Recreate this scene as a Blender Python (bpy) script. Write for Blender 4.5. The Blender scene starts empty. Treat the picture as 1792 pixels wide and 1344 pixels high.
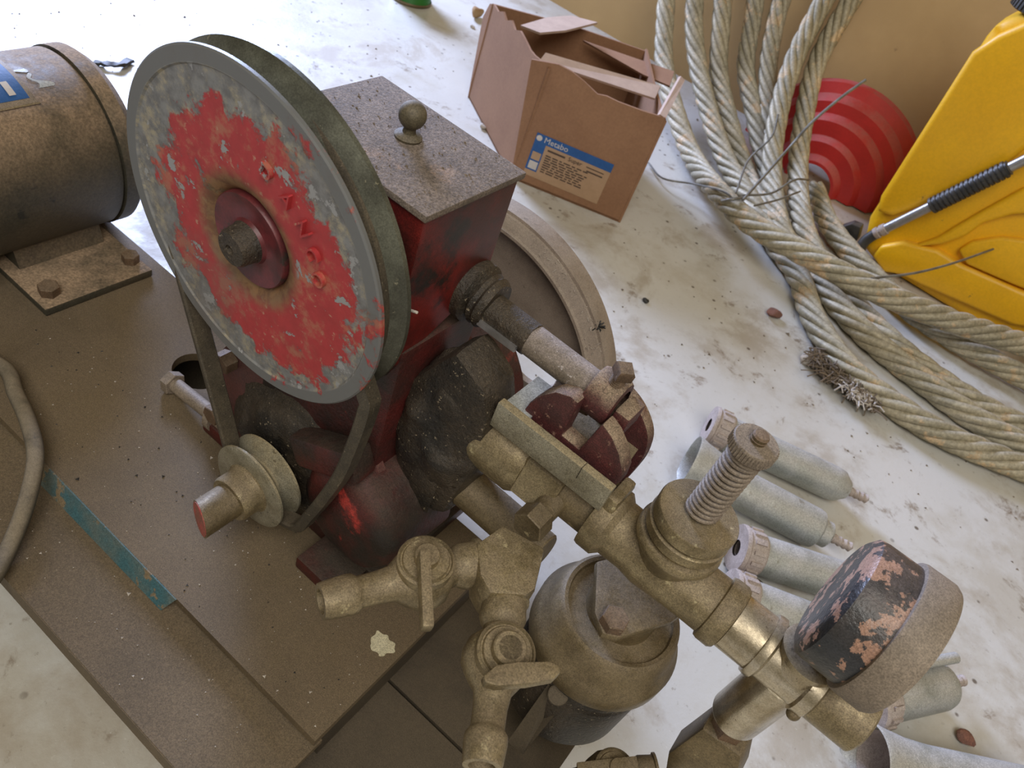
import bpy, bmesh, math, random
from mathutils import Vector, Matrix, geometry
random.seed(7)
V = Vector
sc = bpy.context.scene
COL = sc.collection

# ---------------------------------------------------------------- camera
FPX = 1346.0
PITCH, ROLL, YAW = math.radians(42.755), math.radians(22.73), math.radians(21.5)
CAM = V((0, 0, 1.0))
fh = V((-math.sin(YAW), math.cos(YAW), 0)); rh = V((math.cos(YAW), math.sin(YAW), 0)); zz = V((0, 0, 1))
FW = fh*math.cos(PITCH) - zz*math.sin(PITCH)
U0 = fh*math.sin(PITCH) + zz*math.cos(PITCH)
RT = rh*math.cos(ROLL) + U0*math.sin(ROLL)
UP = U0*math.cos(ROLL) - rh*math.sin(ROLL)
cd = bpy.data.cameras.new('camera'); cam = bpy.data.objects.new('camera', cd); COL.objects.link(cam)
cd.sensor_fit = 'HORIZONTAL'; cd.sensor_width = 36.0; cd.lens = FPX/1792*36
cd.clip_start = 0.01
cam.matrix_world = Matrix(((RT.x, UP.x, -FW.x, CAM.x), (RT.y, UP.y, -FW.y, CAM.y), (RT.z, UP.z, -FW.z, CAM.z), (0, 0, 0, 1)))
sc.camera = cam
cd.dof.use_dof = True; cd.dof.focus_distance = 0.72; cd.dof.aperture_fstop = 13.0

# ---------------------------------------------------------------- light
w = bpy.data.worlds.new('World'); sc.world = w; w.use_nodes = True
w.node_tree.nodes['Background'].inputs[0].default_value = (1.0, 0.85, 0.56, 1)
w.node_tree.nodes['Background'].inputs[1].default_value = 0.19
ld = bpy.data.lights.new('doorway_daylight', 'AREA'); lo = bpy.data.objects.new('doorway_daylight', ld); COL.objects.link(lo)
ld.shape = 'RECTANGLE'; ld.size = 1.5; ld.size_y = 1.5; ld.energy = 480; ld.color = (0.54, 0.65, 1.0)
lo.location = (-4.6, 2.9, 2.15)
lo.rotation_euler = (V((-0.2, 0.9, 0.25)) - V(lo.location)).to_track_quat('-Z', 'Z').to_euler()
l2 = bpy.data.lights.new('added_overhead_daylight', 'AREA'); o2 = bpy.data.objects.new('added_overhead_daylight', l2); COL.objects.link(o2)  # added soft daylight above the camera, suggested by brass glints; no doorway seen
l2.shape = 'RECTANGLE'; l2.size = 2.6; l2.size_y = 2.2; l2.energy = 105; l2.color = (1.0, .96, .90)
o2.location = (1.0, -1.3, 3.5)
o2.rotation_euler = (V((0, .8, .2)) - V(o2.location)).to_track_quat('-Z', 'Z').to_euler()
sc.view_settings.view_transform = 'Standard'; sc.view_settings.look = 'None'
sc.view_settings.exposure = 0.08; sc.view_settings.gamma = 1.0; sc.view_settings.use_curve_mapping = False

# ---------------------------------------------------------------- helpers
def ray(u, v): return FW + RT*((u-896)/FPX) - UP*((v-672)/FPX)
def at(u, v, x=None, y=None, z=None):
    """point of the place seen at photo pixel (u,v) on the plane x=.., y=.. or z=.."""
    r = ray(u, v); i, val = (0, x) if x is not None else (1, y) if y is not None else (2, z)
    return CAM + r*((val-CAM[i])/r[i])
def perp(d):
    d = d.normalized(); a = V((0, 0, 1)) if abs(d.z) < .9 else V((1, 0, 0))
    e1 = a.cross(d).normalized(); return e1, d.cross(e1)
def catmull(pts, n):
    P = [V(p) for p in pts]; P = [P[0]*2-P[1]] + P + [P[-1]*2-P[-2]]; out = []
    for i in range(1, len(P)-2):
        for k in range(n):
            t = k/n; a, b, c, d = P[i-1], P[i], P[i+1], P[i+2]
            out.append(.5*((2*b)+(c-a)*t+(2*a-5*b+4*c-d)*t*t+(3*b-a-3*c+d)*t**3))
    out.append(P[-2]); return out
def resample(pts, step):
    out = [pts[0].copy()]; acc = 0
    for a, b in zip(pts, pts[1:]):
        L = (b-a).length
        while acc + L >= step:
            t = (step-acc)/L; a = a.lerp(b, t); out.append(a.copy()); L = (b-a).length; acc = 0
            if L < 1e-9: break
        acc += L
    out.append(pts[-1].copy()); return out

def flat_bottom(b, z): b.v = [(x, y, max(q, z)) for x, y, q in b.v]; return b
class B:
    def __init__(s): s.v = []; s.f = []
    def add(s, vs, fs):
        o = len(s.v); s.v += [tuple(x) for x in vs]; s.f += [tuple(i+o for i in f) for f in fs]; return s
    def lathe(s, o, d, prof, seg=40, a0=0, a1=None, e1=None):
        o = V(o); d = V(d).normalized()
        if e1 is None: e1, e2 = perp(d)
        else: e1 = V(e1); e2 = d.cross(e1)
        full = a1 is None; n = seg if full else seg+1; vs = []; fs = []; idx = []
        for r, t in prof:
            if r < 1e-7: idx.append([len(vs)]*n); vs.append(o+d*t)
            else:
                idx.append(list(range(len(vs), len(vs)+n)))
                for k in range(n):
                    a = 2*math.pi*k/seg if full else a0+(a1-a0)*k/seg
                    vs.append(o+d*t+(e1*math.cos(a)+e2*math.sin(a))*r)
        for i in range(len(prof)-1):
            for k in range(seg):
                k2 = (k+1) % n
                q = [idx[i][k], idx[i][k2], idx[i+1][k2], idx[i+1][k]]
                q2 = [x for j, x in enumerate(q) if x not in q[:j]]
                if len(q2) > 2: fs.append(q2)
        return s.add(vs, fs)
    def cyl(s, p0, p1, r, r1=None, seg=32, bev=None):
        p0, p1 = V(p0), V(p1); L = (p1-p0).length; r1 = r if r1 is None else r1
        b = min(r, r1, L)*.08 if bev is None else bev
        return s.lathe(p0, p1-p0, [(0, 0), (r-b, 0), (r, b), (r1, L-b), (r1-b, L), (0, L)], seg)
    def hex(s, p0, p1, r, ang=0):
        p0, p1 = V(p0), V(p1); d = (p1-p0); L = d.length; e1, e2 = perp(d); c = r*.07
        e = e1*math.cos(ang)+e2*math.sin(ang)
        return s.lathe(p0, d, [(0, 0), (r-c, 0), (r, c), (r, L-c), (r-c, L), (0, L)], 6, e1=e)
    def hexa8(s, c):
        return s.add(c, [(0, 3, 2, 1), (4, 5, 6, 7), (0, 1, 5, 4), (1, 2, 6, 5), (2, 3, 7, 6), (3, 0, 4, 7)])
    def box(s, x0, x1, y0, y1, z0, z1, M=None):
        c = [V(p) for p in ((x0,y0,z0),(x1,y0,z0),(x1,y1,z0),(x0,y1,z0),(x0,y0,z1),(x1,y0,z1),(x1,y1,z1),(x0,y1,z1))]
        if M: c = [M @ p for p in c]
        return s.hexa8(c)
    def beam(s, p0, p1, wd, ht, up=(0, 0, 1)):
        p0, p1 = V(p0), V(p1); d = (p1-p0).normalized(); a = d.cross(V(up)).normalized()*wd/2; b = a.cross(d).normalized()*ht/2
        c = [p0-a-b, p0+a-b, p1+a-b, p1-a-b, p0-a+b, p0+a+b, p1+a+b, p1-a+b]
        return s.hexa8(c)
    def prism(s, pts, vec):
        pts = [V(p) for p in pts]; vec = V(vec); n = len(pts)
        vs = pts + [p+vec for p in pts]
        return s.add(vs, [tuple(range(n))[::-1], tuple(range(n, 2*n))] + [(i, (i+1) % n, n+(i+1) % n, n+i) for i in range(n)])
    def sphere(s, c, r, seg=24, rings=14, sq=(1, 1, 1)):
        c = V(c); vs = [c+V((0, 0, r*sq[2]))]; fs = []
        for i in range(1, rings):
            t = math.pi*i/rings
            for k in range(seg):
                a = 2*math.pi*k/seg; vs.append(c+V((r*sq[0]*math.sin(t)*math.cos(a), r*sq[1]*math.sin(t)*math.sin(a), r*sq[2]*math.cos(t))))
        vs.append(c-V((0, 0, r*sq[2]))); N = len(vs)-1
        for k in range(seg):
            k2 = (k+1) % seg; fs.append((0, 1+k, 1+k2)); fs.append((N, N-seg+k2, N-seg+k))
            for i in range(rings-2):
                a = 1+i*seg; fs.append((a+k, a+seg+k, a+seg+k2, a+k2))
        return s.add(vs, fs)
    def sweep(s, path, prof, up=None, closed=False, scale=None):
        """prof: 2-d loop; up given -> fixed reference, else parallel transport"""
        n = len(path); m = len(prof); vs = []; e = None
        for i, p in enumerate(path):
            if closed: t = path[(i+1) % n]-path[i-1]
            else: t = path[min(i+1, n-1)]-path[max(i-1, 0)]
            t = t.normalized()
            if up is not None: a = t.cross(V(up)).normalized(); b = V(up)
            else:
                if e is None: e, _ = perp(t)
                e = (e - t*e.dot(t)).normalized(); a = e; b = t.cross(a)
            k = 1 if scale is None else scale[i]
            for x, y in prof: vs.append(p+a*x*k+b*y*k)
        fs = []
        for i in range(n if closed else n-1):
            j = (i+1) % n
            for k in range(m): k2 = (k+1) % m; fs.append((i*m+k, i*m+k2, j*m+k2, j*m+k))
        if not closed: fs += [tuple(range(m))[::-1], tuple(range((n-1)*m, n*m))]
        return s.add(vs, fs)
    def tube(s, path, r, seg=10, closed=False, scale=None):
        return s.sweep([V(p) for p in path], [(r*math.cos(2*math.pi*k/seg), r*math.sin(2*math.pi*k/seg)) for k in range(seg)], None, closed, scale)
    def plate(s, outer, holes, o, e1, e2, th):
        """flat plate with holes; loops are 2-d, o+e1*x+e2*y, thickness along e1 x e2"""
        pts = []; edges = []
        for L in [outer]+holes:
            b = len(pts); pts += [V(p) for p in L]; edges += [(b+i, b+(i+1) % len(L)) for i in range(len(L))]
        cv, ce, cf, *_ = geometry.delaunay_2d_cdt([V(p) for p in pts], edges, [], 0, 1e-6)
        def inside(p, L):
            c = False
            for i in range(len(L)):
                a, b = L[i], L[i-1]
                if (a[1] > p[1]) != (b[1] > p[1]) and p[0] < (b[0]-a[0])*(p[1]-a[1])/(b[1]-a[1])+a[0]: c = not c
            return c
        nrm = V(e1).cross(V(e2)).normalized()*th; o = V(o); e1 = V(e1); e2 = V(e2)
        keep = []
        for f in cf:
            c = sum((cv[i] for i in f), V((0, 0)))/len(f)
            if inside(c, outer) and not any(inside(c, h) for h in holes): keep.append(tuple(f))
        base = [o+e1*p.x+e2*p.y for p in cv]; n = len(base); vs = base+[p+nrm for p in base]
        cnt = {}
        fs = []
        for f in keep:
            fs.append(f[::-1]); fs.append(tuple(i+n for i in f))
            for i in range(len(f)): cnt[(f[i], f[(i+1) % len(f)])] = 1
        for (a, b) in cnt:
            if (b, a) not in cnt: fs.append((a, b, b+n, a+n))
        return s.add(vs, fs)
    def jitter(s, amt, sc_=30):
        from mathutils import noise
        s.v = [tuple(V(p)+noise.noise_vector(V(p)*sc_)*amt) for p in s.v]; return s

WO = {}
def thing(name, loc, label, cat, group=None):
    o = bpy.data.objects.new(name, None); COL.objects.link(o); o.location = loc; WO[o.name] = V(loc); o.empty_display_size = .02
    o['label'] = label; o['category'] = cat
    if group: o['group'] = group
    return o
def tag(o, label, cat, group=None):
    o['label'] = label; o['category'] = cat
    if group: o['group'] = group
    return o
def obj(name, b, mat, parent=None, origin=None, rot=None, sharp=38, bevel=0, label=None, kind=None):
    po = WO[parent.name] if parent else V((0, 0, 0))
    if origin is None: origin = po if parent else V((0, 0, 0))
    origin = V(origin)
    me = bpy.data.meshes.new(name); me.from_pydata([tuple(V(p)-origin) for p in b.v], [], b.f)
    bm = bmesh.new(); bm.from_mesh(me); bmesh.ops.recalc_face_normals(bm, faces=bm.faces)
    if bevel:
        es = [e for e in bm.edges if len(e.link_faces) == 2 and e.calc_face_angle(0) > .6]
        bmesh.ops.bevel(bm, geom=es, offset=bevel, segments=2, affect='EDGES', profile=.6, clamp_overlap=True)
    bm.to_mesh(me); bm.free()
    me.polygons.foreach_set('use_smooth', [True]*len(me.polygons))
    try: me.set_sharp_from_angle(angle=math.radians(sharp))
    except Exception: pass
    me.materials.append(mat)
    o = bpy.data.objects.new(name, me); COL.objects.link(o); WO[o.name] = origin
    if parent: o.parent = parent
    o.location = origin-po
    if rot: o.rotation_euler = rot
    if label: o['label'] = label
    if kind: o['kind'] = kind
    me.update(); return o
def text_obj(name, txt, size, depth, M, mat, parent, align='LEFT'):
    cu = bpy.data.curves.new('t', 'FONT'); cu.body = txt; cu.size = size; cu.extrude = depth; cu.align_x = align; cu.resolution_u = 3
    to = bpy.data.objects.new('t', cu); COL.objects.link(to)
    dg = bpy.context.evaluated_depsgraph_get(); me0 = to.evaluated_get(dg).to_mesh()
    b = B(); b.add([M @ v.co for v in me0.vertices], [tuple(p.vertices) for p in me0.polygons])
    to.evaluated_get(dg).to_mesh_clear(); bpy.data.objects.remove(to); bpy.data.curves.remove(cu)
    return obj(name, b, mat, parent)

# ---------------------------------------------------------------- materials
class N:
    def __init__(s, name):
        s.m = bpy.data.materials.new(name); s.m.use_nodes = True; s.t = s.m.node_tree; s.b = s.t.nodes['Principled BSDF']
    def n(s, typ, **kw):
        x = s.t.nodes.new(typ)
        for k, v in kw.items(): setattr(x, k, v)
        return x
    def l(s, a, b): s.t.links.new(a, b)
    def coord(s): return s.n('ShaderNodeTexCoord').outputs['Object']
    def noise(s, co, scale, detail=6, rough=.6, dist=0):
        x = s.n('ShaderNodeTexNoise'); x.inputs['Scale'].default_value = scale; x.inputs['Detail'].default_value = detail
        x.inputs['Roughness'].default_value = rough; x.inputs['Distortion'].default_value = dist; s.l(co, x.inputs['Vector']); return x.outputs[0]
    def rng(s, v, a, b, c=0, d=1):
        x = s.n('ShaderNodeMapRange'); x.interpolation_type = 'SMOOTHSTEP'
        for i, q in ((1, a), (2, b), (3, c), (4, d)): x.inputs[i].default_value = q
        s.l(v, x.inputs[0]); return x.outputs[0]
    def math(s, op, a, b=None):
        x = s.n('ShaderNodeMath', operation=op)
        for i, q in ((0, a), (1, b)):
            if q is None: continue
            if isinstance(q, (int, float)): x.inputs[i].default_value = q
            else: s.l(q, x.inputs[i])
        return x.outputs[0]
    def mix(s, f, a, b):
        x = s.n('ShaderNodeMix', data_type='RGBA')
        if isinstance(f, (int, float)): x.inputs[0].default_value = f
        else: s.l(f, x.inputs[0])
        for i, q in ((6, a), (7, b)):
            if isinstance(q, tuple): x.inputs[i].default_value = (*q[:3], 1)
            else: s.l(q, x.inputs[i])
        return x.outputs[2]
    def bump(s, h, st, dist=.002):
        x = s.n('ShaderNodeBump'); x.inputs['Strength'].default_value = st; x.inputs['Distance'].default_value = dist
        s.l(h, x.inputs['Height']); s.l(x.outputs[0], s.b.inputs['Normal'])
    def set(s, col=None, rough=.6, metal=0, spec=None):
        if col is not None:
            if isinstance(col, tuple): s.b.inputs['Base Color'].default_value = (*col[:3], 1)
            else: s.l(col, s.b.inputs['Base Color'])
        for nm, q in (('Roughness', rough), ('Metallic', metal)):
            if isinstance(q, (int, float)): s.b.inputs[nm].default_value = q
            else: s.l(q, s.b.inputs[nm])
        if spec is not None: s.b.inputs['Specular IOR Level'].default_value = spec
        return s.m
def mat(name, c1, c2, scale=25, rough=.6, metal=0., c3=None, s3=120, t3=.64, bump=.25, bs=180, dust=None, damt=.8, lo=.35, hi=.65, rough3=None, dist=.0012, band=.05, grain=.38, gs=800):
    """two-tone noise, spots c3, settled dust on upward faces"""
    k = N(name); co = k.coord()
    col = k.mix(k.rng(k.noise(co, scale), lo, hi), c1, c2)
    met = metal; rg = rough
    if c3:
        f3 = k.rng(k.noise(co, s3, 5, .65), t3, t3+band); col = k.mix(f3, col, c3)
    if dust:
        g = k.n('ShaderNodeNewGeometry'); sep = k.n('ShaderNodeSeparateXYZ'); k.l(g.outputs['Normal'], sep.inputs[0])
        f = k.math('MULTIPLY', k.rng(sep.outputs[2], .05, .85), k.rng(k.noise(co, scale*1.3, 8, .7), .25, .6)); f = k.math('MULTIPLY', f, damt)
        dc = k.mix(k.noise(co, 300, 3), tuple(x*.75 for x in dust), tuple(min(1, x*1.25) for x in dust))
        col = k.mix(f, col, dc)
        if metal: met = k.math('MULTIPLY', k.math('SUBTRACT', 1.0, f), metal)
        rg = k.math('ADD', k.math('MULTIPLY', f, max(0, .9-rough)), rough)
    if grain:
        gr = k.math('MULTIPLY', k.rng(k.noise(co, gs, 4, .75), .30, .70, 1-grain, 1+grain), k.rng(k.noise(co, gs*.33, 5, .7), .32, .68, 1-grain*.28, 1+grain*.28))
        x = k.n('ShaderNodeVectorMath', operation='SCALE'); k.l(col, x.inputs[0]); k.l(gr, x.inputs[3]); col = x.outputs[0]
    k.bump(k.noise(co, bs, 4, .7), bump, dist)
    return k.set(col, rg, met)

DUST = (.30, .235, .16)
M_brass = mat('dusty brass', (.30, .24, .135), (.185, .145, .080), 30, .34, .55, (.62, .54, .31), 55, .62, .3, 260, (.215, .165, .105), .7, grain=.40, band=.1)
M_brass2 = mat('brown brass', (.20, .152, .080), (.125, .093, .048), 24, .40, .45, (.40, .33, .18), 55, .65, .3, 240, (.170, .130, .083), .7, grain=.38, band=.1)
M_nick = mat('worn nickel', (.55, .49, .38), (.37, .31, .21), 30, .24, .9, (.16, .12, .08), 160, .64, .15, 300, (.40, .34, .26), .35, grain=.25)
M_slab = mat('grey brass bar', (.34, .315, .235), (.25, .225, .155), 40, .34, .5, (.09, .08, .06), 120, .64, .25, 240, (.33, .26, .145), .8)
M_grime = mat('greasy black', (.013, .011, .009), (.045, .033, .021), 18, .42, 0, (.26, .21, .14), 240, .63, .7, 200, (.075, .056, .036), .6, dist=.003, grain=.55)
M_redcase = mat('grimy red paint', (.17, .014, .011), (.045, .009, .007), 12, .42, 0, (.016, .011, .009), 20, .50, .2, 150, (.11, .07, .05), .35, band=.14)
M_crank = mat('greasy red casting', (.085, .012, .010), (.018, .013, .010), 11, .46, 0, (.42, .04, .03), 15, .60, .5, 170, (.055, .040, .027), .75, dist=.002, band=.10)
M_maroon = mat('maroon casting', (.085, .020, .020), (.048, .015, .015), 30, .6, 0, (.27, .15, .11), 150, .60, .4, 220, (.30, .23, .155), .85, grain=.55, band=.1)
M_maroon2 = mat('maroon cover', (.12, .04, .035), (.085, .035, .03), 20, .6, 0, None, 0, 0, .2, 150, (.2, .13, .09), .4)
M_lid = mat('dusty lid', (.165, .130, .100), (.100, .078, .060), 20, .8, 0, (.34, .22, .14), 20, .60, .9, 320, (.205, .165, .140), .75, grain=.5, gs=600, band=.1)
M_plate = mat('dusty brown plate', (.140, .101, .054), (.092, .066, .036), 6, .70, .0, (.28, .22, .15), 230, .66, .3, 400, (.145, .107, .067), .6, grain=.36)
M_teal = mat('teal paint', (.045, .12, .14), (.10, .13, .12), 25, .55, 0, (.20, .15, .09), 30, .58)
M_shelf = mat('dark plate', (.085, .065, .040), (.055, .042, .027), 10, .75, 0, (.14, .11, .075), 200, .68, .25, 300, (.10, .076, .048), .5, grain=.3)
M_rod = mat('dusty rod', (.22, .18, .14), (.13, .105, .075), 25, .7, .1, (.42, .38, .36), 220, .60, .5, 300, (.33, .28, .26), .7)
M_rust = mat('rusty bolt', (.155, .095, .055), (.10, .062, .036), 50, .7, .1, (.22, .17, .11), 160, .62, .4, 250, (.20, .15, .10), .6)
M_motor = mat('motor paint', (.075, .062, .040), (.045, .042, .030), 9, .5, .0, (.024, .024, .020), 24, .60, .4, 160, (.29, .205, .13), .95, grain=.28, gs=300)
M_wheel = mat('grey wheel', (.29, .23, .18), (.20, .155, .12), 16, .55, .15, (.13, .10, .08), 60, .64, .25, 200, (.33, .28, .23), .6, grain=.25)
M_flange = mat('green grey flange', (.135, .138, .105), (.07, .07, .052), 22, .42, .35, (.27, .25, .17), 90, .66, .2, 200, grain=.3)
M_rubber = mat('belt rubber', (.075, .060, .038), (.045, .037, .025), 30, .55, 0, (.18, .145, .10), 200, .65, .3, 250, (.13, .10, .066), .5)
M_cable = mat('dusty cable', (.10, .085, .058), (.07, .06, .044), 20, .55, 0, (.20, .165, .12), 80, .66, .15, 200, (.22, .18, .125), .9, grain=.2)
M_card = mat('cardboard', (.285, .15, .078), (.25, .128, .066), 6, .85, 0, None, 0, 0, .1, 90, grain=.08, gs=160)
M_cardin = mat('cardboard edge', (.50, .37, .29), (.44, .32, .25), 20, .85, 0, grain=.06, gs=160)
M_rope = mat('galvanised rope', (.40, .35, .24), (.27, .24, .16), 12, .5, .2, (.52, .38, .22), 16, .57, .3, 160, (.46, .42, .33), .5, grain=.25, gs=130)
M_wire = mat('tie wire', (.22, .215, .19), (.14, .13, .11), 30, .5, .4)
M_red = mat('red plastic', (.50, .03, .03), (.43, .026, .026), 12, .45, 0, None, 0, 0, .1, 120, (.40, .11, .10), .85, grain=.06, gs=160)
M_yel = mat('yellow plastic', (.86, .47, .008), (.80, .43, .008), 6, .40, 0, (.34, .18, .03), 18, .68, .08, 120, (.78, .52, .10), .3, grain=.06, gs=160)
M_black = mat('black plastic', (.028, .028, .028), (.05, .048, .045), 30, .4, 0, None, 0, 0, .2, 120, (.14, .12, .09), .4)
M_steel = mat('steel tube', (.45, .44, .43), (.36, .35, .34), 30, .35, .8, grain=.06, gs=160)
M_galv = mat('galvanised shell', (.43, .44, .42), (.33, .345, .31), 18, .42, .45, (.24, .235, .19), 40, .63, .15, 200, (.47, .44, .40), .6)
M_ring = mat('dusty ring', (.40, .33, .29), (.30, .24, .20), 25, .7, .1, None, 0, 0, .3, 200, (.46, .40, .36), .6)
M_gauge = mat('flaking black gauge', (.016, .018, .020), (.030, .031, .035), 30, .30, 0, (.34, .195, .135), 44, .535, .6, 120, (.27, .2, .17), .25, dist=.002, band=.025)
M_bezel = mat('dusty bezel', (.26, .21, .16), (.20, .16, .12), 25, .65, .1, (.11, .07, .045), 60, .68, .25, 200, grain=.4)
M_green = mat('green paint', (.012, .17, .018), (.014, .14, .016), 10, .45, grain=.06, gs=160)
M_bluepl = mat('bare steel strip', (.46, .48, .47), (.38, .40, .39), 30, .45, .4)
M_white = mat('pale paint', (.62, .57, .40), (.5, .45, .30), 40, .8)
M_dirt = mat('dirt', (.20, .15, .10), (.12, .09, .06), 40, .9)
M_lint = mat('lint', (.55, .50, .44), (.40, .35, .29), 60, .9)
M_blackbit = mat('black rubber bit', (.015, .015, .015), (.03, .028, .025), 50, .6)
M_blue = mat('label blue', (.012, .075, .24), (.014, .085, .26), 40, .6, grain=.06, gs=160)
M_label = mat('label paper', (.40, .255, .15), (.37, .235, .135), 40, .75, grain=.06, gs=160)
M_ink = mat('ink', (.075, .045, .03), (.06, .04, .03), 40, .8, grain=.06, gs=160)
M_lwhite = mat('label white', (.55, .50, .45), (.5, .46, .42), 40, .7, grain=.06, gs=160)

def floor_mat():
    k = N('painted concrete'); co = k.coord()
    big = k.noise(co, 1.3, 5, .55); mid = k.noise(co, 4.2, 8, .66, .3); fine = k.noise(co, 75, 5, .75)
    col = k.mix(k.rng(big, .3, .7), (.61, .60, .565), (.53, .52, .48))
    col = k.mix(k.rng(k.noise(co, 2.3, 8, .68), .47, .62, 0, .6), col, (.44, .40, .32))
    col = k.mix(k.rng(mid, .50, .64, 0, .7), col, (.36, .305, .23))
    col = k.mix(k.rng(k.noise(co, 9, 9, .74, .4), .57, .68, 0, .85), col, (.21, .155, .105))
    col = k.mix(k.rng(fine, .60, .74, 0, .75), col, (.20, .165, .125))
    col = k.mix(k.rng(k.noise(co, 160, 4, .7), .64, .72, 0, .5), col, (.72, .70, .66))
    v = k.n('ShaderNodeTexVoronoi'); v.inputs['Scale'].default_value = 20; v.inputs['Randomness'].default_value = 1; k.l(co, v.inputs['Vector'])
    sp = k.math('MULTIPLY', k.rng(v.outputs['Distance'], .06, .12, .85, 0), k.rng(k.noise(co, 3, 3), .42, .55))
    col = k.mix(sp, col, (.09, .065, .045))
    k.bump(k.noise(co, 90, 5, .7), .3, .002)
    return k.set(col, k.rng(mid, .4, .7, .30, .60), 0)
M_floor = floor_mat()
def wall_mat():
    k = N('tan board'); co = k.coord()
    col = k.mix(k.rng(k.noise(co, 2.2, 6), .35, .65), (.58, .41, .20), (.50, .345, .165))
    col = k.mix(k.rng(k.noise(co, 14, 7, .7), .64, .74, 0, .7), col, (.20, .13, .065))
    k.bump(k.noise(co, 160, 4, .6), .2, .002)
    return k.set(col, .75, 0)
M_wall = wall_mat()
def pulley_mat():
    k = N('flaking red pulley'); co = k.coord(); sep = k.n('ShaderNodeSeparateXYZ'); k.l(co, sep.inputs[0])
    X, Z = sep.outputs[0], sep.outputs[2]
    r = k.math('SQRT', k.math('ADD', k.math('MULTIPLY', X, X), k.math('MULTIPLY', Z, Z)))
    n1 = k.noise(co, 21, 10, .70, .3); n2 = k.noise(co, 60, 6, .7); n3 = k.noise(co, 9, 6, .6)
    grey = k.mix(k.rng(n2, .35, .65), (.25, .255, .255), (.15, .15, .15))
    grey = k.mix(k.rng(k.noise(co, 46, 9, .8), .47, .64, 0, .75), grey, (.44, .385, .26))
    red = k.mix(k.rng(n2, .3, .7), (.42, .034, .038), (.34, .028, .030))
    red = k.mix(k.rng(k.noise(co, 24, 9, .75), .50, .62, 0, .7), red, (.42, .17, .10))
    red = k.mix(k.rng(k.noise(co, 150, 3), .64, .72, 0, .5), red, (.5, .36, .24))
    th = k.rng(r, .085, .141, .355, .645)
    # more worn down the lower left
    th = k.math('ADD', th, k.math('MULTIPLY', k.math('SUBTRACT', k.math('MULTIPLY', X, -1.0), k.math('MULTIPLY', Z, -.25)), .72))
    f = k.math('ADD', k.math('SUBTRACT', n1, th), k.math('MULTIPLY', k.math('SUBTRACT', k.noise(co, 95, 6, .8), .5), .26)); f = k.rng(f, -.03, .035)
    ch = k.math('MULTIPLY', k.rng(k.noise(co, 30, 7, .68, .2), .60, .615), k.rng(r, .056, .062)); f = k.math('MULTIPLY', f, k.math('SUBTRACT', 1.0, ch))
    grey = k.mix(ch, grey, (.33, .335, .34)); grey = k.mix(k.rng(r, .1365, .138), grey, (.165, .17, .17))
    col = k.mix(f, grey, red)
    # rust ring about the boss
    rr = k.rng(k.math('ADD', r, k.math('MULTIPLY', n2, .022)), .060, .078, 1, 0)
    col = k.mix(k.math('MULTIPLY', rr, .9), col, k.mix(k.rng(n2, .4, .6), (.20, .125, .05), (.10, .06, .025)))
    col = k.mix(k.rng(k.noise(co, 6, 7, .7), .50, .70, 0, .45), col, (.13, .10, .08))
    k.bump(k.math('ADD', f, k.math('MULTIPLY', n2, .5)), .4, .0012)
    return k.set(col, .52, k.math('MULTIPLY', k.math('SUBTRACT', 1.0, f), .25))
M_pul = pulley_mat()
M_knob = mat('dull brass knob', (.12, .10, .06), (.08, .066, .042), 60, .55, .2, None, 0, 0, .2, 200, (.17, .14, .10), .6)
M_boss = mat('maroon boss', (.13, .020, .024), (.07, .014, .016), 50, .42, 0, (.03, .02, .017), 40, .57, .2, 150, band=.1, grain=.2)

# ================================================================ setting
fl = obj('floor', B().box(-7, 4, -2.5, 5.0, -.05, 0), M_floor, kind='structure')
wb = obj('wall_back', B().box(-2.6, 4, 2.85, 2.95, -.05, 3.0), M_wall, kind='structure')

# ================================================================ trolley plate
T = thing('base_plate', (-.6, .4, 0), 'brown dusty folded steel base plate with a teal painted edge under the red pump', 'base plate')
hole = [(-.603+.034*math.cos(a), .462+.030*math.sin(a)) for a in [2*math.pi*k/36 for k in range(36)]]
up = obj('upper_plate', B().plate([(-1.35, .247), (-.143, .247), (-.143, .552), (-1.35, .552)], [hole], (0, 0, .187), (1, 0, 0), (0, 1, 0), .013), M_plate, T)
b = B()
b.prism([(-.585, .2455, .1998), (-.352, .2455, .1998), (-.362, .2345, .1778), (-.60, .2345, .1778)], (0, .0015, 0))
obj('painted_edge', b, M_teal, T, label='bare teal painted edge')
b = B().plate([(-1.35, .15), (-.143, .15), (-.143, .26), (-1.35, .26)], [], (0, 0, .167), (1, 0, 0), (0, 1, 0), .010)
obj('step_plate', b, M_plate, T)
b = B().box(-1.35, -.143, .149, .1535, .145, .1765); obj('lip', b, M_plate, T)
b = B().box(-1.35, .065, .16, .3815, .09, .10); obj('lower_plate', b, M_shelf, T)
b = B().box(-1.35, .065, .3855, .55, .09, .10); obj('lower_plate', b, M_shelf, T)
for x in (-1.25, -.2, .02):
    for y in (.18, .50):
        top = .187 if x < -.15 and y > .3 else (.167 if x < -.15 else .10)
        if x < -.15: obj('leg', B().box(x-.02, x+.02, y-.015, y+.015, 0, .09), M_shelf, T); obj('post', B().box(x-.02, x+.02, y-.015, y+.015, .10, top), M_shelf, T)
        else: obj('leg', B().box(x-.02, x+.02, y-.015, y+.015, 0, .09), M_shelf, T)
obj('shade_skirt', B().box(-1.30, -.15, .540, .545, .1005, .187), M_shelf, T)  # added walls below the plate, shut light out so its hole looks black
obj('shade_skirt', B().box(-.155, -.150, .27, .540, .1005, .187), M_shelf, T)
obj('shade_skirt', B().box(-1.30, -.155, .262, .267, .1005, .187), M_shelf, T)
p = at(668, 1128, z=.2005)
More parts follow.
